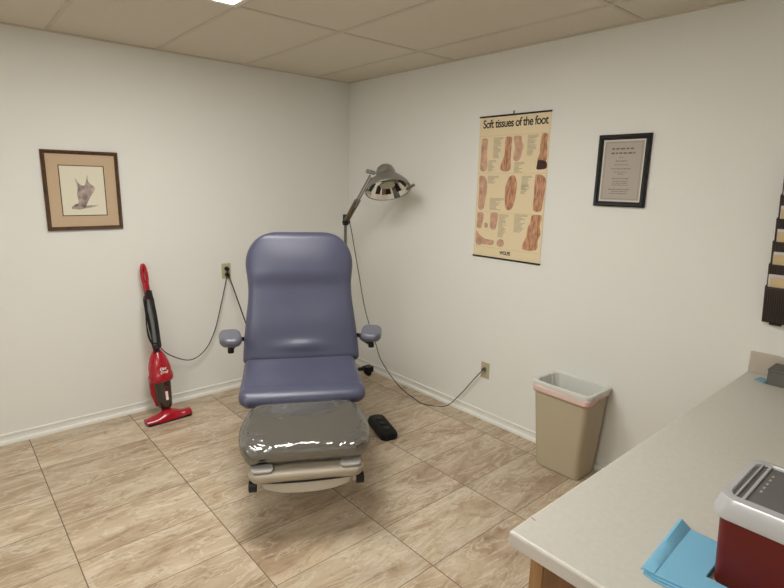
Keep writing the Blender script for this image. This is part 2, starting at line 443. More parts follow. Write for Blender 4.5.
# pull-out extension
bm = B(); n = 17; top = []; bot = []
for i in range(n):
    u = -1+2*i/(n-1); x = u*.205
    yb = -.578-.014*(1-u*u); top.append(V((x, yb, .322))); bot.append(V((x*.93, yb-.012, .262+.026*abs(u)**3)))
rings = []
for i in range(n):
    f0, f1 = top[i], bot[i]; rings.append([f0, f1, f1+V((0, .04, .004)), f0+V((0, .22, .0))])
skin_rings(bm, rings)
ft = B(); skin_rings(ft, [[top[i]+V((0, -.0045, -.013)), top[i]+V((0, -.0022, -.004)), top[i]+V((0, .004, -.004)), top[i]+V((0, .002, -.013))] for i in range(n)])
part_label(obj('gap_shadow_strip', ft, 'black', ch), 'black strip painted in as the shaded gap above the footboard')  # black strip stands in for the shadow under the leg-rest frame
part_label(obj('footboard', bm, 'beige2', ch, bevel=.004), 'pull-out footboard with a bowed front lip')
for sx in (-1, 1):
    bm = B(); cyl(bm, (sx*.222, -.555, .286), (sx*.258, -.555, .286), .027); obj('knob', bm, 'black', ch, bevel=.004)
    obj('slide_rail', box(B(), sx*.212-.008, sx*.212+.008, -.585, -.25, .285, .330), 'beige', ch, smooth=False, bevel=.003)
# armrests
for sx, yaw in ((-1, .16), (1, -.22)):
    cx = .365 if sx < 0 else .380
    mt = Matrix.Translation((sx*cx, .0, .813)) @ Matrix.Rotation(yaw, 4, 'Z') @ Matrix.Rotation(.10, 4, 'X')
    bm = cushion(lambda s: (V((0, .085-s, 0)), (0, 0, 1)), .17, lambda s: .056, lambda s: .025, .05, 24, rt=.026)
    bm.transform(mt); arm = bpy.data.objects.new('armrest', None); C.objects.link(arm); arm.parent = ch
    part_label(obj('arm_pad', bm, 'pad', arm), 'grey padded arm pad')
    bm = B(); cyl(bm, (sx*cx, .0, .79), (sx*cx, .0, .740), .012); cyl(bm, (sx*cx, .0, .758), (sx*cx, .0, .734), .016)
    tube(bm, [(sx*cx, .0, .750), (sx*.352, .12, .745), (sx*.335, .24, .735), (sx*.20, .30, .70)], .0125, 10, 4)
    obj('arm_bracket', bm, 'black', arm)
# base column, mostly hidden
bm = B(); skin_rings(bm, [frame_ring((0, .06, z), (1, 0, 0), (0, 1, 0), rrect(w, d, .04)) for z, w, d in ((.05, .15, .17), (.42, .12, .14), (.50, .16, .2))])
obj('column', bm, 'beige', ch)
bm = B(); skin_rings(bm, [frame_ring((0, .14, z), (1, 0, 0), (0, 1, 0), rrect(w, d, .06)) for z, w, d in ((0, .20, .28), (.04, .20, .28), (.055, .18, .26))])
obj('base', bm, 'beige', ch)
# power cord (coordinates in the room, brought into the chair's frame)
cinv = (Matrix.Translation(ch.location) @ Matrix.Rotation(ch.rotation_euler.z, 4, 'Z')).inverted()
def plug(bm, p, n, r=.013):
    p, n = V(p), V(n); cyl(bm, p+n*.001, p+n*.022, r, 14, r*.8); cyl(bm, p+n*.022, p+n*.035, r*.6, 12, r*.4)
bm = B()
tube(bm, [(-1.142, -.03, .912), (-1.138, -.05, .88), (-1.115, -.11, .735), (-1.12, -.27, .55), (-1.14, -.42, .38), (-1.16, -.7, .12), (-1.18, -.92, .06)], .0048, 8, 6)
plug(bm, (-1.146, -.008, .918), (0, -1, 0), .018)
bm.transform(cinv); part_label(obj('power_cord', bm, 'cord', ch), 'black power cord and plug')

# ------------------------------------------------------------------ foot pedal
fp = thing('foot_control', 'black rubber foot control lying on the floor beside the leg rest', 'foot pedal', (-.672, -1.300, 0), math.radians(-20))
bm = B()
skin_rings(bm, [frame_ring((0, 0, z), (1, 0, 0), (0, 1, 0), rrect(w, d, .04)) for z, w, d in ((.0, .058, .155), (.02, .061, .16), (.042, .055, .153), (.050, .045, .14))])
obj('pedal_body', bm, 'rubber', fp)
for y in (-.075, .0, .075):
    bm = B(); cyl(bm, (0, y, .047), (0, y, .054), .022); obj('pedal_button', bm, 'black', fp, bevel=.003)

# ------------------------------------------------------------------ floor lamp
lp = thing('floor_lamp', 'metal articulated floor lamp with a bell shade behind the exam chair', 'floor lamp', (-.318, -.39, 0))
bm = B(); cyl(bm, (0, 0, .055), (0, 0, .10), .04)
for k in range(4):
    a = k*PI/2-.20; d = V((math.cos(a), math.sin(a), 0)); tube(bm, [d*.02+V((0, 0, .075)), d*.12+V((0, 0, .068)), d*.22+V((0, 0, .06))], [.018, .016, .015], 10)
obj('base', bm, 'black', lp)
for k in range(4):
    a = k*PI/2-.20; d = V((math.cos(a), math.sin(a), 0))*.215; s = V((-math.sin(a), math.cos(a), 0)); bm = B()
    for q in (-1, 1): cyl(bm, d+s*q*.008+V((0, 0, .026)), d+s*q*.028+V((0, 0, .026)), .0255)
    box(bm, d.x-.036, d.x+.036, d.y-.036, d.y+.036, .035, .082); obj('caster', bm, 'black', lp, bevel=.004)
bm = B(); cyl(bm, (0, 0, .09), (0, 0, 1.33), .0115); obj('pole', bm, 'steel', lp)
bm = B(); box(bm, -.016, .016, -.02, .016, 1.29, 1.375); cyl(bm, (-.03, -.01, 1.315), (.03, -.01, 1.315), .015); obj('joint', bm, 'black', lp, bevel=.003)
# arm up to the head
hc = V((-.330, -.915, 1.572))-V(lp.location)      # rim centre
W = lambda p: V(p)-V(lp.location)
joint = V((.0, -.02, 1.335))
axis = V((.17, .42, .86)).normalized()         # rim -> top of the shade
sock = hc+axis*.145+V((-.065, .058, .0))
e1 = joint.lerp(sock, .42)
r_ = (sock-joint).normalized(); side = r_.cross(V((0, 0, 1))).normalized()
bm = B()
for q in (-1, 1): tube(bm, [joint+side*q*.013, e1+side*q*.014], .0125, 10)
part_label(obj('lower_arm', bm, 'chromeD', lp), 'worn bronze-toned metal arm')
bm = B(); up_ = side.cross(r_)
for q in (-1, 1): tube(bm, [joint.lerp(sock, .3)+up_*q*.013, sock+up_*q*.012-r_*.05], .0065, 8)
cyl(bm, e1-side*.022, e1+side*.022, .012)
obj('upper_arm', bm, 'chrome', lp)
ex = axis.cross(V((1, 0, 0))).normalized(); ex = axis.cross(ex).normalized(); ey = axis.cross(ex)
def head_loft(prof, n=48): return [frame_ring(hc+axis*h, ex, ey, circ(r, n)) for h, r in prof]
bm = B(); skin_rings(bm, head_loft([(0, .162), (.004, .163), (.03, .152), (.07, .122), (.10, .090), (.115, .072)]), False, False)
shade = obj('shade', bm, 'chrome', lp, solid=.0025)
bm = B(); skin_rings(bm, head_loft([(.10, .070), (.112, .071), (.150, .066), (.175, .056), (.188, .04), (.192, .01)]), False, True)
obj('shade_cap', bm, 'chrome', lp, solid=.002)
bm = B(); skin_rings(bm, head_loft([(.003, .158), (.035, .140), (.075, .105), (.095, .062)], 20), False, False)
part_label(obj('reflector', bm, 'refl', shade, smooth=False), 'shiny faceted inner reflector')
bm = B()
for k in range(10):
    a0, a1 = 2*PI*k/10+.1, 2*PI*k/10+.38
    pts = []
    for h, r in ((.035, .1375), (.085, .086)):
        for a in ((a0, a1) if h < .05 else (a1, a0)): pts.append(hc+axis*h+ex*math.cos(a)*r+ey*math.sin(a)*r)
    flat(bm, pts, axis, .001)
part_label(obj('vent', bm, 'black', shade, smooth=False), 'dark vent slots inside the shade')
bm = B(); skin_rings(bm, head_loft([(.10, .03), (.07, .034), (.05, .052), (.038, .053), (.034, .04)], 24)); obj('bulb', bm, 'bulb', lp)
bm = B(); ring = []
for i in range(13):
    a = PI*i/12; ring.append(hc+axis*(.05+.085*math.sin(a))+ex*math.cos(a)*.130*(1-.25*math.sin(a))+ey*-.045)
tube(bm, ring, .0035, 8); obj('yoke', bm, 'chromeD', lp)
bm = B(); hk = hc+axis*.135+V((-.06, .05, .0)); cyl(bm, hk+V((.0, 0, 0)), hk+V((-.055, .03, .012)), .014); cyl(bm, hk, hk+V((.05, -.03, -.01)), .006); obj('handle', bm, 'chrome', lp, bevel=.002)
bm = B(); hk = hc+V((.118, -.092, .030)); tube(bm, [hk+V((-.02, .01, -.02)), hk+V((.03, -.02, .015))], .010, 8); obj('rim_clip', bm, 'chromeD', lp)
bm = B()
gc = [(-.318, -.40, 1.325), (-.31, -.439, 1.302), (-.305, -.50, 1.088), (-.30, -.547, .911), (-.285, -.6185, .623), (-.26, -.722, .376), (-.245, -.769, .258), (-.21, -.896, .115), (-.16, -.98, .03), (-.148, -1.067, .006), (-.165, -1.18, .006), (-.068, -1.307, .008), (-.03, -1.41, .12), (-.03, -1.544, .292), (-.022, -1.600, .362), (-.012, -1.608, .372)]
tube(bm, [W(p) for p in gc], .0036, 8, 6); plug(bm, W((-.007, -1.608, .374)), (-1, 0, 0), .012)
part_label(obj('power_cord', bm, 'gcord', lp), 'thin grey power cord running to the outlet')

# ------------------------------------------------------------------ wall outlets
def outlet(loc, rz, label):
    t = thing('wall_outlet', label, 'outlet', loc, rz)         # local: plate in XZ plane, faces -Y
    obj('cover_plate', box(B(), -.035, .035, -.006, 0, -.0575, .0575), 'ivory', t, bevel=.003)
    for z in (-.02, .02):
        bm = B(); skin_rings(bm, [[V((x, y, z+zz)) for x, zz in rrect(.0165, .014, .009)] for y in (-.0062, -.0085)]); r = obj('receptacle', bm, 'ivory', t)
        bm = B(); box(bm, -.008, -.006, -.0090, -.0084, z-.003, z+.006); box(bm, .006, .008, -.0090, -.0084, z-.003, z+.006); cyl(bm, (0, -.0084, z-.007), (0, -.0090, z-.007), .0025, 10)
        part_label(obj('slot', bm, 'slot', r, smooth=False), 'dark socket slots')
    bm = B(); cyl(bm, (0, -.006, 0), (0, -.0075, 0), .0035, 12); obj('screw', bm, 'slot', t)
outlet((-1.148, 0, .945), 0, 'ivory outlet with two black plugs on the wall between vacuum and chair')
outlet((0, -1.607, .362), -PI/2, 'ivory outlet with one grey cord on the wall below the foot poster')

# ------------------------------------------------------------------ stick vacuum
vc = thing('stick_vacuum', 'red stick vacuum with smoked dust cup leaning against the wall', 'vacuum cleaner', (-1.717, -.236, 0))
P0 = V((0, .01, .03)); P1 = V((-.034, .190, 1.055)); va = (P1-P0).normalized(); vx = (V((1, 0, 0))-va*va.x).normalized(); vy = va.cross(vx)   # vy -> +y (wall)
VL = (P1-P0).length
def vr(t, rx, ry=None, dx=0, dy=0, n=28): return frame_ring(P0+va*t+vx*dx+vy*dy, vx, vy, circ(rx, n, ry))
# nozzle
bm = B(); rot = Matrix.Rotation(.05, 4, 'Z'); rg = []
for i in range(25):
    u = -1+2*i/24; x = u*.150; h = .026+.034*math.exp(-(u/.5)**2); d = .054-.012*abs(u)**3
    rg.append([rot @ V((x, -.02+q[0]*d, .014+max(0, q[1])*h+min(0, q[1])*.004)) for q in [(math.cos(2*PI*k/16), math.sin(2*PI*k/16)) for k in range(16)]])
skin_rings(bm, rg); nz = obj('nozzle', bm, 'red', vc)
bm = B(); skin_rings(bm, [[rot @ V((x, y-.02, z)) for x, y in rrect(.149, .05, .02)] for z in (0.001, .017)]); part_label(obj('bumper', bm, 'black', nz), 'black rubber bumper strip')
for a_ in ((.062, .100, .0395, .0445), (-.10, -.060, .034, .037)):
    bm = B(); box(bm, a_[0], a_[1], -.061, -.0585, a_[2]-.006, a_[3]-.006); bm.transform(rot); obj('nozzle_mark', bm, 'white', nz, smooth=False)
bm = B(); skin_rings(bm, [vr(.0, .026), vr(.035, .030), vr(.055, .036)]); obj('neck', bm, 'black', vc)
bm = B(); skin_rings(bm, [vr(.045, .034, .036), vr(.055, .043, .045), vr(.13, .051, .052), vr(.22, .058, .058), vr(.245, .059, .059)]); cup = obj('dust_cup', bm, 'smoke', vc)
bm = B(); skin_rings(bm, [vr(.06, .020), vr(.20, .034)]); part_label(obj('filter', bm, 'filt', cup), 'dusty pleated filter seen through the cup')
bm = B(); flat(bm, [P0+va*t-vy*.0545+vx*x for x, t in ((-.004, .105), (.012, .105), (.013, .165), (-.003, .165))], -vy, .002); part_label(obj('latch_strip', bm, 'white', cup, smooth=False), 'small white label on the cup')
bm = B(); 
tube(bm, [P0+va*.10-vy*.055+vx*-.006, P0+va*.17-vy*.058+vx*-.007, P0+va*.20-vy*.060+vx*.005, P0+va*.17-vy*.058+vx*.017, P0+va*.10-vy*.055+vx*.016], .0022, 6, 4)
obj('latch', bm, 'red', cup)
bm = B(); skin_rings(bm, [vr(.06, .022, .02, -.03, .035), vr(.15, .040, .03, -.036, .03), vr(.25, .055, .05, -.022, .012)]); obj('rear_spine', bm, 'redD', vc)
bodyp = [(.232, .072), (.242, .079), (.262, .082), (.282, .079), (.290, .075), (.33, .072), (.365, .064), (.40, .052), (.43, .038), (.452, .024), (.458, .016)]
bm = B(); skin_rings(bm, [vr(t, r, r*.92) for t, r in bodyp]); bd = obj('motor_housing', bm, 'red', vc)
bm = B()
for s_, oy in (('Dirt', .0), ('Devil', -.024)):
    t = mesh_text(s_, .025, .0005, .0009, shear=.3)
    for v in t.verts:
        x, y = v.co.x-.024, v.co.y+oy; tt = .315+y; rr = .0745-.09*max(0, tt-.31)-1.6*max(0, tt-.31)**2+.001
        a = (x+.005)/rr; nn = (vx*math.sin(a)-vy*math.cos(a)*.92)
        v.co = P0+va*tt+nn*(rr+v.co.z)
    me = bpy.data.meshes.new('x'); t.to_mesh(me); t.free(); bm.from_mesh(me); bpy.data.meshes.remove(me)
part_label(obj('logo', bm, 'white', bd, smooth=False), 'white script lettering')
bm = B(); skin_rings(bm, [vr(.44, .017, n=14), vr(.87, .015, n=14)]); obj('tube', bm, 'greyp', vc)
# handle with a slot
bm = B(); hp = []
for i in range(41):
    a = 2*PI*i/40; hp.append(P0+va*(.965+.07*math.cos(a))+vx*(.0135*math.sin(a))*(1-.15*math.cos(a)))
tube(bm, hp, .0115, 10, cap=False); tube(bm, [P0+va*.80, P0+va*.84, P0+va*.87, P0+va*.92], [.018, .021, .022, .020], 14); obj('handle', bm, 'red', vc)
# cord wrapped on hooks
bm = B()
random.seed(3)
for k in range(5):
    dx = -.026-.004*k+random.uniform(-.003, .003); q = .003*k; t0 = .865-.012*k; t1 = .42+.02*k
    lo = []
    for i in range(30):
        a = 2*PI*i/30; sg = lambda q: math.copysign(abs(q)**.35, q)
        tt = (t0+t1)/2+(t0-t1)/2*math.copysign(abs(math.cos(a))**.8, math.cos(a))
        lo.append(P0+va*tt+vx*((-.012 if k > 2 else -.004)+(.020+.003*k)*sg(math.sin(a))+.004*math.sin(tt*23+k))-vy*(.026+.002*k-.004*math.cos(3*a)))
    tube(bm, lo+[lo[0]], .0045, 8)
tube(bm, [P0+va*.86-vy*.03+vx*.010, P0+va*.68-vy*.034+vx*.018, P0+va*.47-vy*.03+vx*.016], .0125, 8, 4)
vcW = lambda p: V(p)-V(vc.location)
tube(bm, [P0+va*.52-vy*.028+vx*.01]+[vcW(p) for p in [(-1.711, -.14, .497), (-1.627, -.09, .399), (-1.479, -.06, .323), (-1.36, -.05, .374), (-1.277, -.05, .514), (-1.203, -.03, .732), (-1.160, -.035, .905), (-1.150, -.03, .955), (-1.148, -.018, .963)]], .0036, 8, 6)
plug(bm, vcW((-1.148, -.009, .965)), (0, -1, 0), .017)
part_label(obj('power_cord', bm, 'cord', vc), 'black cord looped on the stick and plugged in')

# ------------------------------------------------------------------ framed print on the back wall
pf = thing('framed_print', 'square walnut-framed print of a foot drawing with tan mat', 'picture', (-2.052, 0, 1.535))
def ring_frame(bm, w, h, t, d0, d1, mt=None):
    """picture-frame moulding with mitred corners, in XZ facing -Y"""
    prof = [(0, d0), (0, d1*.75+d0*.25), (t*.25, d1), (t*.6, d1*.9+d0*.1), (t*.75, d1*.6+d0*.4), (t, d1*.55+d0*.45), (t, d0)]
    rg = [[V((sx*(w-p), -q, sz*(h-p))) for p, q in prof] for sx, sz in ((-1, -1), (1, -1), (1, 1), (-1, 1))]
    skin_rings(bm, rg+[rg[0]], False, False); bmesh.ops.remove_doubles(bm, verts=bm.verts[:], dist=1e-5); return bm
fw, fh = .2095, .2405
obj('frame', ring_frame(B(), fw, fh, .0215, .0, .022), 'frameW', pf)
bm = B(); iw, ih = .120, .149; cz = .0035
box(bm, -fw+.018, fw-.018, -.0075, -.002, -fh+.018, fh-.018); obj('mat_board', bm, 'matb', pf, smooth=False)
obj('inner_border', ring_frame(B(), iw+.005, ih+.005, .006, .006, .0098), 'frameW', pf)
bm = B(); box(bm, -iw, iw, -.0085, -.0075, -ih, ih); obj('print', bm, 'paper', pf, smooth=False)
pr = bpy.data.objects['print']
drawing = [(-2.0921, 1.6103), (-2.0694, 1.5748), (-2.0419, 1.57), (-2.0224, 1.6326), (-2.0213, 1.5912), (-1.9882, 1.555), (-1.9929, 1.5339), (-2.0204, 1.4917), (-2.0434, 1.4444), (-2.0495, 1.4286), (-2.0831, 1.4207), (-2.1198, 1.4243), (-2.1234, 1.4348), (-2.1064, 1.4502), (-2.0837, 1.4657), (-2.0888, 1.5125), (-2.0824, 1.554)]
dsh = [(-2.0481, 1.4444), (-1.9711, 1.449), (-1.9963, 1.4364), (-2.0497, 1.4265)]
def smooth_loop(P, n=4):
    out = []; N = len(P)
    for i in range(N):
        a, b, c, d = (V((*P[(i+k-1) % N], 0)) for k in range(4))
        for k in range(n):
            t = k/n; q = .5*((2*b)+(c-a)*t+(2*a-5*b+4*c-d)*t*t+(3*b-a-3*c+d)*t**3); out.append((q.x, q.y))
    return out
bm = B(); flat(bm, [(x+2.052, -.0086, z-1.535) for x, z in dsh], (0, -1, 0), .0002); obj('drawn_shadow', bm, 'inksh', pr, smooth=False)
bm = B(); flat(bm, [(x+2.052, -.0087, z-1.535) for x, z in smooth_loop(drawing)], (0, -1, 0), .0003); part_label(obj('foot_drawing', bm, 'inkdraw', pr, smooth=False), 'grey-brown pencil drawing of a flexed foot')

# ------------------------------------------------------------------ poster on the right wall
po = thing('foot_anatomy_poster', 'tall cream foot anatomy poster titled Soft tissues of the foot', 'poster', (0, -1.7115, 1.603))
def PW(y, z, d): return V((-d, y+1.7115, z-1.603))
bm = B(); box(bm, -.0035, -.002, -.2645, .2645, -.449, .449); pp = obj('poster_sheet', bm, 'poster', po, smooth=False)
for nm, z in (('top_rail', .450), ('bottom_rail', -.450)):
    bm = B(); cyl(bm, (-.006, -.2665, z), (-.006, .2665, z), .0052, 12); obj(nm, bm, 'black', po)
bm = B(); tube(bm, [(-.006, .0, .455), (-.006, .006, .463), (-.006, 0, .472), (-.006, -.006, .463), (-.006, 0, .455)], .0018, 8, 4); obj('hook', bm, 'black', po)
ILL = {'skin': [[(-1.4728, 1.9171), (-1.5122, 1.9178), (-1.5169, 1.8853), (-1.5175, 1.8168), (-1.5255, 1.7391), (-1.5049, 1.7114), (-1.4674, 1.7221), (-1.4676, 1.7833), (-1.4667, 1.8441), (-1.4693, 1.8872)], [(-1.72, 1.9219), (-1.7734, 1.9217), (-1.783, 1.8908), (-1.7984, 1.8621), (-1.7879, 1.8343), (-1.7814, 1.7939), (-1.7601, 1.7715), (-1.732, 1.7786), (-1.7269, 1.8033), (-1.7337, 1.8441), (-1.7282, 1.885)], [(-1.4625, 1.6724), (-1.4903, 1.6835), (-1.5223, 1.6655), (-1.5344, 1.5969), (-1.5217, 1.5143), (-1.5108, 1.4677), (-1.4775, 1.4624), (-1.4649, 1.5028), (-1.4693, 1.5771)], [(-1.4634, 1.439), (-1.5136, 1.4418), (-1.5137, 1.3922), (-1.503, 1.3461), (-1.48, 1.3388), (-1.4624, 1.3522), (-1.4663, 1.3982)], [(-1.5741, 1.4424), (-1.6318, 1.4456), (-1.6332, 1.4), (-1.6229, 1.3461), (-1.6014, 1.3356), (-1.5776, 1.3516), (-1.5753, 1.3962)], [(-1.5265, 1.375), (-1.5529, 1.3768), (-1.555, 1.3481), (-1.5284, 1.3498)], [(-1.4599, 1.3198), (-1.4949, 1.2951), (-1.5434, 1.2719), (-1.6065, 1.2687), (-1.6157, 1.2516), (-1.6033, 1.2368), (-1.5693, 1.2334), (-1.5229, 1.2334), (-1.4822, 1.2247), (-1.4603, 1.2458)], [(-1.6981, 1.2578), (-1.6925, 1.2407), (-1.6758, 1.2302), (-1.6556, 1.2313), (-1.6415, 1.2436), (-1.6403, 1.2613), (-1.6526, 1.2759), (-1.6723, 1.2806), (-1.6903, 1.2733)]],
 'flesh': [[(-1.6613, 1.9207), (-1.7048, 1.9202), (-1.7091, 1.894), (-1.7066, 1.8368), (-1.7082, 1.779), (-1.7103, 1.7292), (-1.6856, 1.7109), (-1.6394, 1.717), (-1.6328, 1.7466), (-1.6523, 1.7967), (-1.6595, 1.8382), (-1.6576, 1.888)], [(-1.9211, 1.9251), (-1.9655, 1.9227), (-1.9608, 1.8753), (-1.9663, 1.8365), (-1.9618, 1.7666), (-1.9052, 1.7715), (-1.9154, 1.8147), (-1.9158, 1.8616)], [(-1.708, 1.679), (-1.7461, 1.6843), (-1.767, 1.6364), (-1.7644, 1.5673), (-1.7489, 1.497), (-1.7208, 1.4692), (-1.691, 1.4855), (-1.6801, 1.5648), (-1.6854, 1.6353)], [(-1.8975, 1.6881), (-1.9525, 1.6849), (-1.9752, 1.6475), (-1.971, 1.5899), (-1.9636, 1.5233), (-1.9523, 1.4759), (-1.9004, 1.4783), (-1.8976, 1.5544), (-1.8955, 1.6215)], [(-1.8917, 1.4459), (-1.9639, 1.4477), (-1.9551, 1.3881), (-1.9644, 1.3394), (-1.949, 1.2965), (-1.9416, 1.2388), (-1.8401, 1.2348), (-1.8636, 1.3139), (-1.8692, 1.365), (-1.8872, 1.4082)]],
 'darkp': [[(-1.905, 1.7739), (-1.9635, 1.7682), (-1.9707, 1.7313), (-1.938, 1.7221), (-1.8998, 1.7263)]]}
for mk, LS in ILL.items():
    for P in LS:
        bm = B(); d = .0036 if mk != 'darkp' else .0039
        flat(bm, [PW(y, z, d) for y, z in smooth_loop(P, 3)[:-2]], (-1, 0, 0), .0002)
        obj('foot_illustration', bm, mk, pp, smooth=False)
random.seed(5)
for (a, b, c, d) in [(-1.5672, -1.6405, 1.9211, 1.7984), (-1.5314, -1.5945, 1.7804, 1.7087), (-1.7382, -1.8108, 1.7661, 1.7083), (-1.8243, -1.901, 1.9246, 1.8048), (-1.5354, -1.6237, 1.6827, 1.6348), (-1.8009, -1.8748, 1.6836, 1.5972), (-1.5632, -1.6729, 1.5418, 1.4626), (-1.7981, -1.8508, 1.6286, 1.5748), (-1.6432, -1.7184, 1.4401, 1.291), (-1.7654, -1.8615, 1.447, 1.3363)]:
    z = c; k = 0; bm = B()
    while z > d:
        L = (a-b)*(1 if k < 2 else random.uniform(.45, .85)); box(bm, -.0038, -.0034, a-L+1.7115, a+1.7115, z-.0036-1.603, z-1.603); z -= .0072; k += 1
    obj('small_print', bm, 'ptext', pp, smooth=False)
bm = B()
for z in (1.9335, 1.70, 1.452, 1.218): box(bm, -.0038, -.0034, -.2645, .2645, z-1.603-.001, z-1.603+.001)
obj('rule_line', bm, 'pline', pp, smooth=False)
def wall_text(s, y, z, width, height_scale, offset, name, m, parent, sp=1):
    bm = mesh_text(s, 1, .0, offset, sp)
    x0 = min(v.co.x for v in bm.verts); x1 = max(v.co.x for v in bm.verts); k = width/(x1-x0)
    for v in bm.verts: v.co = PW(y-(v.co.x-x0)*k, z+v.co.y*height_scale, .0040)
    return obj(name, bm, m, parent, smooth=False)
wall_text('Soft tissues of the foot', -1.4745, 1.9835, .486, .072, .016, 'title_lettering', 'printblack', pp, .9)
wall_text('WOLFE', -1.667, 1.182, .085, .031, .04, 'footer_lettering', 'printblack', pp)

# ------------------------------------------------------------------ black-framed certificate
cf = thing('framed_certificate', 'narrow black-framed printed notice on grey paper beside the poster', 'picture frame', (0, -2.4295, 1.7115), -PI/2)
obj('frame', ring_frame(B(), .139, .1865, .0265, 0, .02), 'blackframe', cf)
bm = B(); box(bm, -.114, .114, -.007, -.002, -.162, .162); obj('border_sheet', bm, 'cmat', cf, smooth=False)
bm = B(); box(bm, -.105, .105, -.0078, -.007, -.153, .153); ns = obj('notice_sheet', bm, 'cpaper', cf, smooth=False)
bm = B()
for a in ((-.0975, .0975, -.146, -.1445), (-.0975, .0975, .1445, .146), (-.0975, -.096, -.146, .146), (.096, .0975, -.146, .146)):
    box(bm, a[0], a[1], -.0081, -.0078, a[2], a[3])
obj('border_line', bm, 'ink', ns, smooth=False)
lines = [(-2.3658, -2.4851, 1.825, 2), (-2.3644, -2.4914, 1.8025, 2), (-2.4089, -2.4351, 1.781, 0), (-2.392, -2.4536, 1.7623, 1), (-2.3865, -2.4655, 1.743, 0), (-2.3694, -2.479, 1.722, 1), (-2.3869, -2.4587, 1.705, 0), (-2.4111, -2.4413, 1.6945, 0), (-2.379, -2.4699, 1.672, 1), (-2.3844, -2.4678, 1.658, 0), (-2.3816, -2.4689, 1.648, 0), (-2.3828, -2.4701, 1.638, 0), (-2.3658, -2.4838, 1.615, 1), (-2.3866, -2.4702, 1.6045, 0), (-2.3721, -2.4714, 1.5935, 0)]
b1, b2 = B(), B(); random.seed(11)
for a, b, z, k in lines:
    y = a; h = (.0020, .0026, .0040)[k]
    while y > b:
        w = random.uniform(.006, .02)*(1.3 if k == 2 else 1); w = min(w, y-b); x = -(y+2.4295)
        box(b2 if k == 2 else b1, x, x+w, -.0081, -.0078, z-1.7115-h, z-1.7115+h); y -= w+(.004 if k < 2 else .006)
obj('print_line', b1, 'ink', ns, smooth=False); obj('heading_line', b2, 'inkd', ns, smooth=False)

# ------------------------------------------------------------------ wastebasket + liner
wb = thing('wastebasket', 'tall tan plastic wastebasket against the wall by the counter', 'wastebasket', (-.132, -2.330, 0))
def tr(z, off=0):  # half sizes at height z: across (x) and along (y)
    k = z/.5; return (.098+.024*k+off, .140+.036*k+off)
cxs = lambda z: .012*(z/.5)*0
bm = B(); rg = []
for z in (0, .006, .2, .35, .475, .475, .498, .50):
    off = -.006 if z == 0 else (.004 if len(rg) >= 5 else 0); w, h = tr(z, off); rg.append(frame_ring((0, 0, z), (1, 0, 0), (0, 1, 0), rrect(w, h, .035)))
for z in (.498, .3, .012):
    w, h = tr(z, -.004); rg.append(frame_ring((0, 0, z), (1, 0, 0), (0, 1, 0), rrect(w, h, .033)))
skin_rings(bm, rg); obj('bin_body', bm, 'tan', wb)
lb = thing('bin_liner', 'white plastic bag lining the tan wastebasket, folded over its rim', 'bin liner', (-.132, -2.330, .5))
bm = B(); rg = []
def wr(th, a, seed): return a*(math.sin(th*7+seed)+.6*math.sin(th*13+seed*2)+.4*math.sin(th*23+seed*3))
prof = [(.478, .009, .0015), (.490, .011, .002), (.503, .007, .0018), (.507, -.002, .002), (.500, -.014, .0025), (.46, -.020, .005), (.36, -.024, .008), (.24, -.026, .009), (.14, -.040, .010), (.10, -.075, .006)]
for i, (z, off, a) in enumerate(prof):
    w, h = tr(min(z, .5), off); pts = rrect(w, h, .034, 8, 8); N = len(pts); r = []
    for k, (x, y) in enumerate(pts):
        th = 2*PI*k/N; q = 1+wr(th, a, .25*i)/.15*.7; r.append(V((x*q, y*q, z-.5+(wr(th, .004, 1) if i == 0 else 0))))
    rg.append(r)
skin_rings(bm, rg, False, True); obj('liner_bag', bm, 'bag', lb)
bm = B(); rg = []
for i, (z, off) in enumerate(((.484, .0085), (.470, .0085), (.458, .008), (.448, .0075))):
    w, h = tr(z, off); pts = rrect(w, h, .034, 8, 8); N = len(pts); r = []
    for k, (x, y) in enumerate(pts):
        th = 2*PI*k/N; dip = .014*math.sin(th+2.4)+.006*math.sin(3*th)
        r.append(V((x*(1+.004*math.sin(th*19+i)), y, z-.5+dip*(i/3))))
    rg.append(r)
skin_rings(bm, rg, False, False); part_label(obj('liner_band', bm, 'bagband', lb, solid=.001), 'pink-tinted drawstring hem')
bm = B(); w, h = tr(.455, .0105); pts = rrect(w, h, .034, 8, 8); N = len(pts)
tube(bm, [V((x, y, -.046+.014*math.sin(2*PI*k/N+2.4)*.9+.006*math.sin(6*PI*k/N))) for k, (x, y) in enumerate(pts)][int(N*.50):int(N*.72)], .0014, 6)
part_label(obj('drawstring', bm, 'string', lb), 'red drawstring')

# ------------------------------------------------------------------ counter
CX, CY0, CY1, CZ = -1.826, -3.132, -3.80, .805
cb = thing('base_cabinet', 'oak base cabinet under the cream counter', 'cabinet', (-.89, -3.47, 0))
L_ = lambda x, y: (x+.89, y+3.47)
bx0, bx1, by0, by1 = -1.786+.89, -.001+.89, CY1+.03+3.47, -3.175+3.47
bm = B(); box(bm, bx0+.012, bx1, by0, by1-.012, .09, CZ-.042); box(bm, bx0+.05, bx1, by0+.02, by1-.07, 0, .09); obj('cabinet_body', bm, 'oak', cb, smooth=False)
bm = B(); box(bm, bx0, bx0+.012, by0, by1-.035, .09, CZ-.042); obj('end_panel', bm, 'oak', cb, smooth=False)
bm = B(); box(bm, bx0-.004, bx0+.014, by1-.035, by1, .09, CZ-.042); part_label(obj('corner_stile', bm, 'oakL', cb, smooth=False, bevel=.002), 'lighter oak corner strip')
nd = 4; dw = (bx1-bx0-.05)/nd
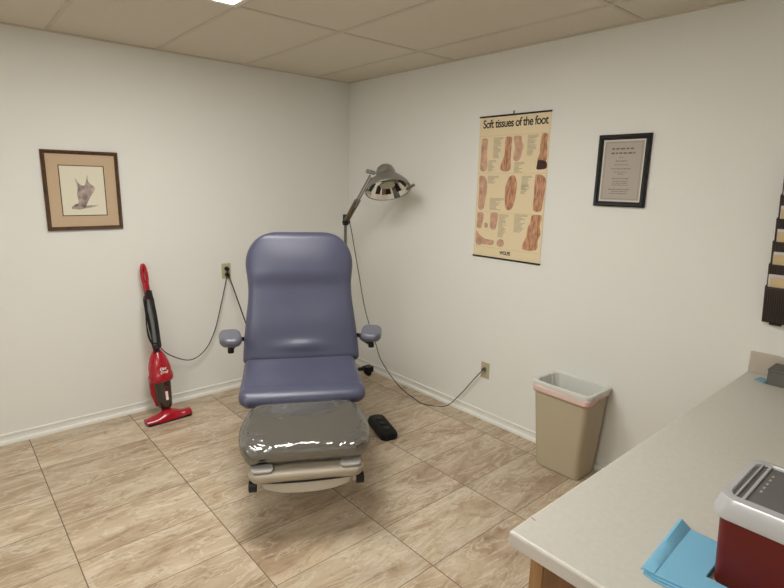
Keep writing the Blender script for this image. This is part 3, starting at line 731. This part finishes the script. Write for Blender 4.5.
for k in range(nd):
    a = bx0+.03+k*dw
    dr = obj('drawer', box(B(), a+.004, a+dw-.004, by1-.011, by1+.007, .60, .745), 'oak', cb, bevel=.003)
    bm = B(); tube(bm, [(a+dw/2-.045, by1+.007, .672), (a+dw/2-.045, by1+.03, .672), (a+dw/2+.045, by1+.03, .672), (a+dw/2+.045, by1+.007, .672)], .004, 8); obj('drawer_pull', bm, 'steel', dr)
    dr = obj('door', box(B(), a+.004, a+dw-.004, by1-.011, by1+.007, .10, .59), 'oak', cb, bevel=.003)
    bm = B(); px = a+dw-.04 if k % 2 == 0 else a+.04
    tube(bm, [(px, by1+.007, .47), (px, by1+.03, .47), (px, by1+.03, .56), (px, by1+.007, .56)], .004, 8); obj('door_pull', bm, 'steel', dr)
ct = thing('countertop', 'cream laminate countertop across the lower right corner', 'countertop', (-.89, -3.47, CZ))
bm = B(); a = box(bm, CX+.89, -.001+.89, CY1+3.47, CY0+3.47, -.041, 0); top = obj('worktop', bm, 'lam', ct, bevel=.006)
bm = B(); box(bm, CX+.89-.0012, CX+.89, CY1+3.47+.006, CY0+3.47-.006, -.036, -.006); part_label(obj('end_band', bm, 'lamedge', ct, smooth=False), 'pinkish grey laminate end band')
bm = B(); box(bm, -.019+.89, -.001+.89, CY1+3.47, CY0+3.47-.002, .0, .097); part_label(obj('backsplash', bm, 'splash', ct, bevel=.003), 'beige backsplash against the wall')
bm = B(); box(bm, -.0075, .0075, -.0012, .0012, 0.0002, .0006); bm.transform(Matrix.Translation((-1.742+.89, -3.1395+3.47-.005, 0)) @ Matrix.Rotation(1.38, 4, 'Z')); part_label(obj('edge_chip', bm, 'chip', ct, smooth=False), 'tiny brown chip near the corner')

# sharps container
sc = thing('sharps_container', 'dark red sharps container with milky lid on the counter edge', 'sharps container', (-1.524, -3.636, CZ+.0006))
def box_rings(prof, r=.022): return [frame_ring((dx, dy, z), (1, 0, 0), (0, 1, 0), rrect(w, d, r)) for z, w, d, dx, dy in prof]
bm = B(); skin_rings(bm, box_rings([(0, .105, .122, 0, 0), (.004, .108, .125, 0, 0), (.165, .116, .132, 0, 0)])); obj('container_body', bm, 'sred', sc)
bm = B(); rg = box_rings([(.160, .119, .135, 0, 0), (.163, .127, .143, 0, 0), (.170, .128, .144, 0, 0), (.198, .123, .139, 0, 0), (.206, .118, .134, 0, 0), (.207, .104, .122, 0, 0), (.203, .102, .120, 0, 0)], .03); skin_rings(bm, rg, False, False)
ld = obj('lid', bm, 'lid', sc)
bm = B(); box(bm, -.103, .103, -.121, .121, .199, .2025); part_label(obj('lid_window', bm, 'lidwin', ld, smooth=False), 'clear grey window in the lid')
bm = B(); box(bm, -.103, .103, -.030, -.004, .2026, .209); box(bm, -.102, .102, .108, .112, .2026, .2075); box(bm, -.10, .10, .093, .099, .2026, .2068); box(bm, -.103, -.096, -.0, .11, .2026, .2066); box(bm, .096, .103, -.0, .11, .2026, .2066); obj('lid_rib', bm, 'lid', ld, smooth=False, bevel=.0015)
bm = B(); box(bm, -.075, -.03, -.0195, -.0155, .2091, .2097); part_label(obj('slot_mark', bm, 'printblack', ld, smooth=False), 'short black mark on the lid bar')
bm = B()
for k in range(5): box(bm, -.035+.022*k, -.025+.022*k, .080, .084, .2026, .2029)
obj('lid_embossing', bm, 'tabg', ld, smooth=False)

# folded blue pad
bp_ = thing('folded_pad', 'folded light blue disposable pad beside the sharps container', 'disposable pad', (-1.61, -3.44, CZ))
outl = [(-1.497, -3.398), (-1.722, -3.407), (-1.728, -3.432), (-1.716, -3.50), (-1.705, -3.60), (-1.642, -3.60), (-1.642, -3.504), (-1.497, -3.504)]
for k in range(3):
    bm = B(); flat(bm, [(x+1.61+.0035*k*(1 if x < -1.7 else 0), y+3.44, .0006+.005*k+(.004*math.sin(9*x+k))*(k > 0)*0) for x, y in outl], (0, 0, 1), .0042)
    obj('pad_layer', bm, 'blue', bp_, bevel=.0018)
bm = B(); rg = []
for i in range(13):
    u = i/12; x = -1.497+(-1.722+1.497)*u; y = -3.398-.009*u; hgt = .014*(1-u)**1.3+.002
    rg.append([V((x+1.61, y+3.44+.006, .010)), V((x+1.61, y+3.44+.004, .012+hgt)), V((x+1.61, y+3.44-.002, .0145+hgt)), V((x+1.61, y+3.44-.022, .0165)), V((x+1.61, y+3.44-.024, .0145))])
skin_rings(bm, rg, True, True); obj('raised_flap', bm, 'blue', bp_)

# grey box and blue paper by the backsplash
gb = thing('storage_box', 'small dark grey box on the counter against the backsplash', 'box', (-.088, -3.36, CZ+.0005), 0)
bm = B(); box(bm, -.06, .06, -.12, .122, 0, .058); obj('box_body', bm, 'gbox', gb, bevel=.004)
bm = B(); box(bm, -.062, .062, -.122, .124, .0581, .070); obj('box_lid', bm, 'gbox', gb, bevel=.005)
bm = B(); flat(bm, [(-.026, -.02, 0), (.03, -.03, 0), (.034, .012, 0), (-.016, .02, 0)], (0, 0, 1), .006)
o = tag(obj('blue_packet', bm, 'bluecard', None, loc=(-.118, -3.212, CZ+.0005), bevel=.0015), 'small blue paper packet beside the grey box on the counter', 'packet')

# ------------------------------------------------------------------ wall file organizer
fo = thing('file_organizer', 'dark brown tiered file organizer on the wall above the counter', 'file organizer', (0, -3.33, 1.05))
obj('back_panel', box(B(), -.006, 0, -.175, .172, .0, .70), 'org', fo, smooth=False)
NP = 6
for k in range(NP):
    z0 = .0+.098*k; bm = B()
    h = .165; d0, d1 = .030, .070
    pr_ = [(-.006, 0), (-d0, 0), (-d1, h-.008), (-d1+.004, h), (-d1+.004, h-.002), (-d0+.003, .004), (-.006, .004)]
    skin_rings(bm, [[V((x, y, z0+z)) for x, z in pr_] for y in (-.174, .171)])
    for y in (-.175, .169):
        flat(bm, [(-.004, y, z0), (-d0, y, z0), (-d1, y, z0+h), (-.006, y, z0+h+.022)], (0, 1, 0), .003)
    pk = obj('pocket', bm, 'org', fo, smooth=False)
    bm = B()
    for i in range(40):
        y = -.166+i*.0085
        flat(bm, [(-d0-.001-(d1-d0)*f, y+dy, z0+h*f) for f, dy in ((.03, 0), (.03, .003), (.94, .003), (.94, 0))], (-1, 0, 0), .0015)
    part_label(obj('rib_texture', bm, 'orgL', pk, smooth=False), 'fine vertical ribs')
bm = B(); box(bm, -.024, -.004, .10, .145, -.010, .0); obj('foot_tab', bm, 'black', fo, smooth=False)
random.seed(21)
words = ['lowest', 'second lowest', 'third', 'fourth', 'fifth', 'topmost']
for k in range(NP):
    z0 = 1.05+.098*k; yo = random.uniform(-.004, .004)
    bm = B(); flat(bm, [(-.026, -.158, .0), (-.026, .158, .0), (-.0655, .160, .200), (-.067, .06, .207), (-.067, -.158, .207)], (-1, 0, 0), .0035)
    tag(obj('manila_folder', bm, 'manila', None, loc=(0, -3.33+yo, z0+.0055), smooth=False), f'cream manila folder in the {words[k]} pocket of the wall organizer', 'folder', 'manila folders in the wall organizer')
    bm = B(); flat(bm, [(-.021, -.150, .0), (-.021, .163, .0), (-.0615, .164, .214), (-.062, -.150, .217)], (-1, 0, 0), .0025)
    tag(obj('paper_sheaf', bm, 'sheet', None, loc=(0, -3.33-yo, z0+.0055), smooth=False), f'white papers behind the folder in the {words[k]} organizer pocket', 'papers', 'white papers in the wall organizer')

# ------------------------------------------------------------------ light, camera, view
w = bpy.data.worlds.new('World'); S.world = w; w.use_nodes = True
w.node_tree.nodes['Background'].inputs[0].default_value = (.9, .9, 1, 1); w.node_tree.nodes['Background'].inputs[1].default_value = .05

f, yaw, pitch, roll = 525.6927518539075, 0.8505117428485985, -0.2067559139622478, 0.021839154374146595
F = V((math.cos(yaw)*math.cos(pitch), math.sin(yaw)*math.cos(pitch), math.sin(pitch)))
R = F.cross(V((0, 0, 1))).normalized(); U = R.cross(F)
R2 = R*math.cos(roll)+U*math.sin(roll); U2 = -R*math.sin(roll)+U*math.cos(roll)
cam = bpy.data.cameras.new('Camera'); co = bpy.data.objects.new('Camera', cam); C.objects.link(co)
mw = Matrix((R2, U2, -F)).transposed().to_4x4(); mw.translation = (-2.79224, -3.78572, 1.61933)
co.matrix_world = mw; cam.sensor_fit = 'HORIZONTAL'; cam.sensor_width = 36; cam.lens = f/784*36; cam.clip_start = .02
for n_ in ('bin_body',): bpy.data.objects[n_].scale.z = 1.04
for o_ in C.objects:
    if o_.name == 'bin_liner': o_.location.z = .52
S.camera = co
S.view_settings.view_transform = 'Standard'; S.view_settings.look = 'None'; S.view_settings.gamma = 1
S.view_settings.use_curve_mapping = False; S.view_settings.exposure = .45
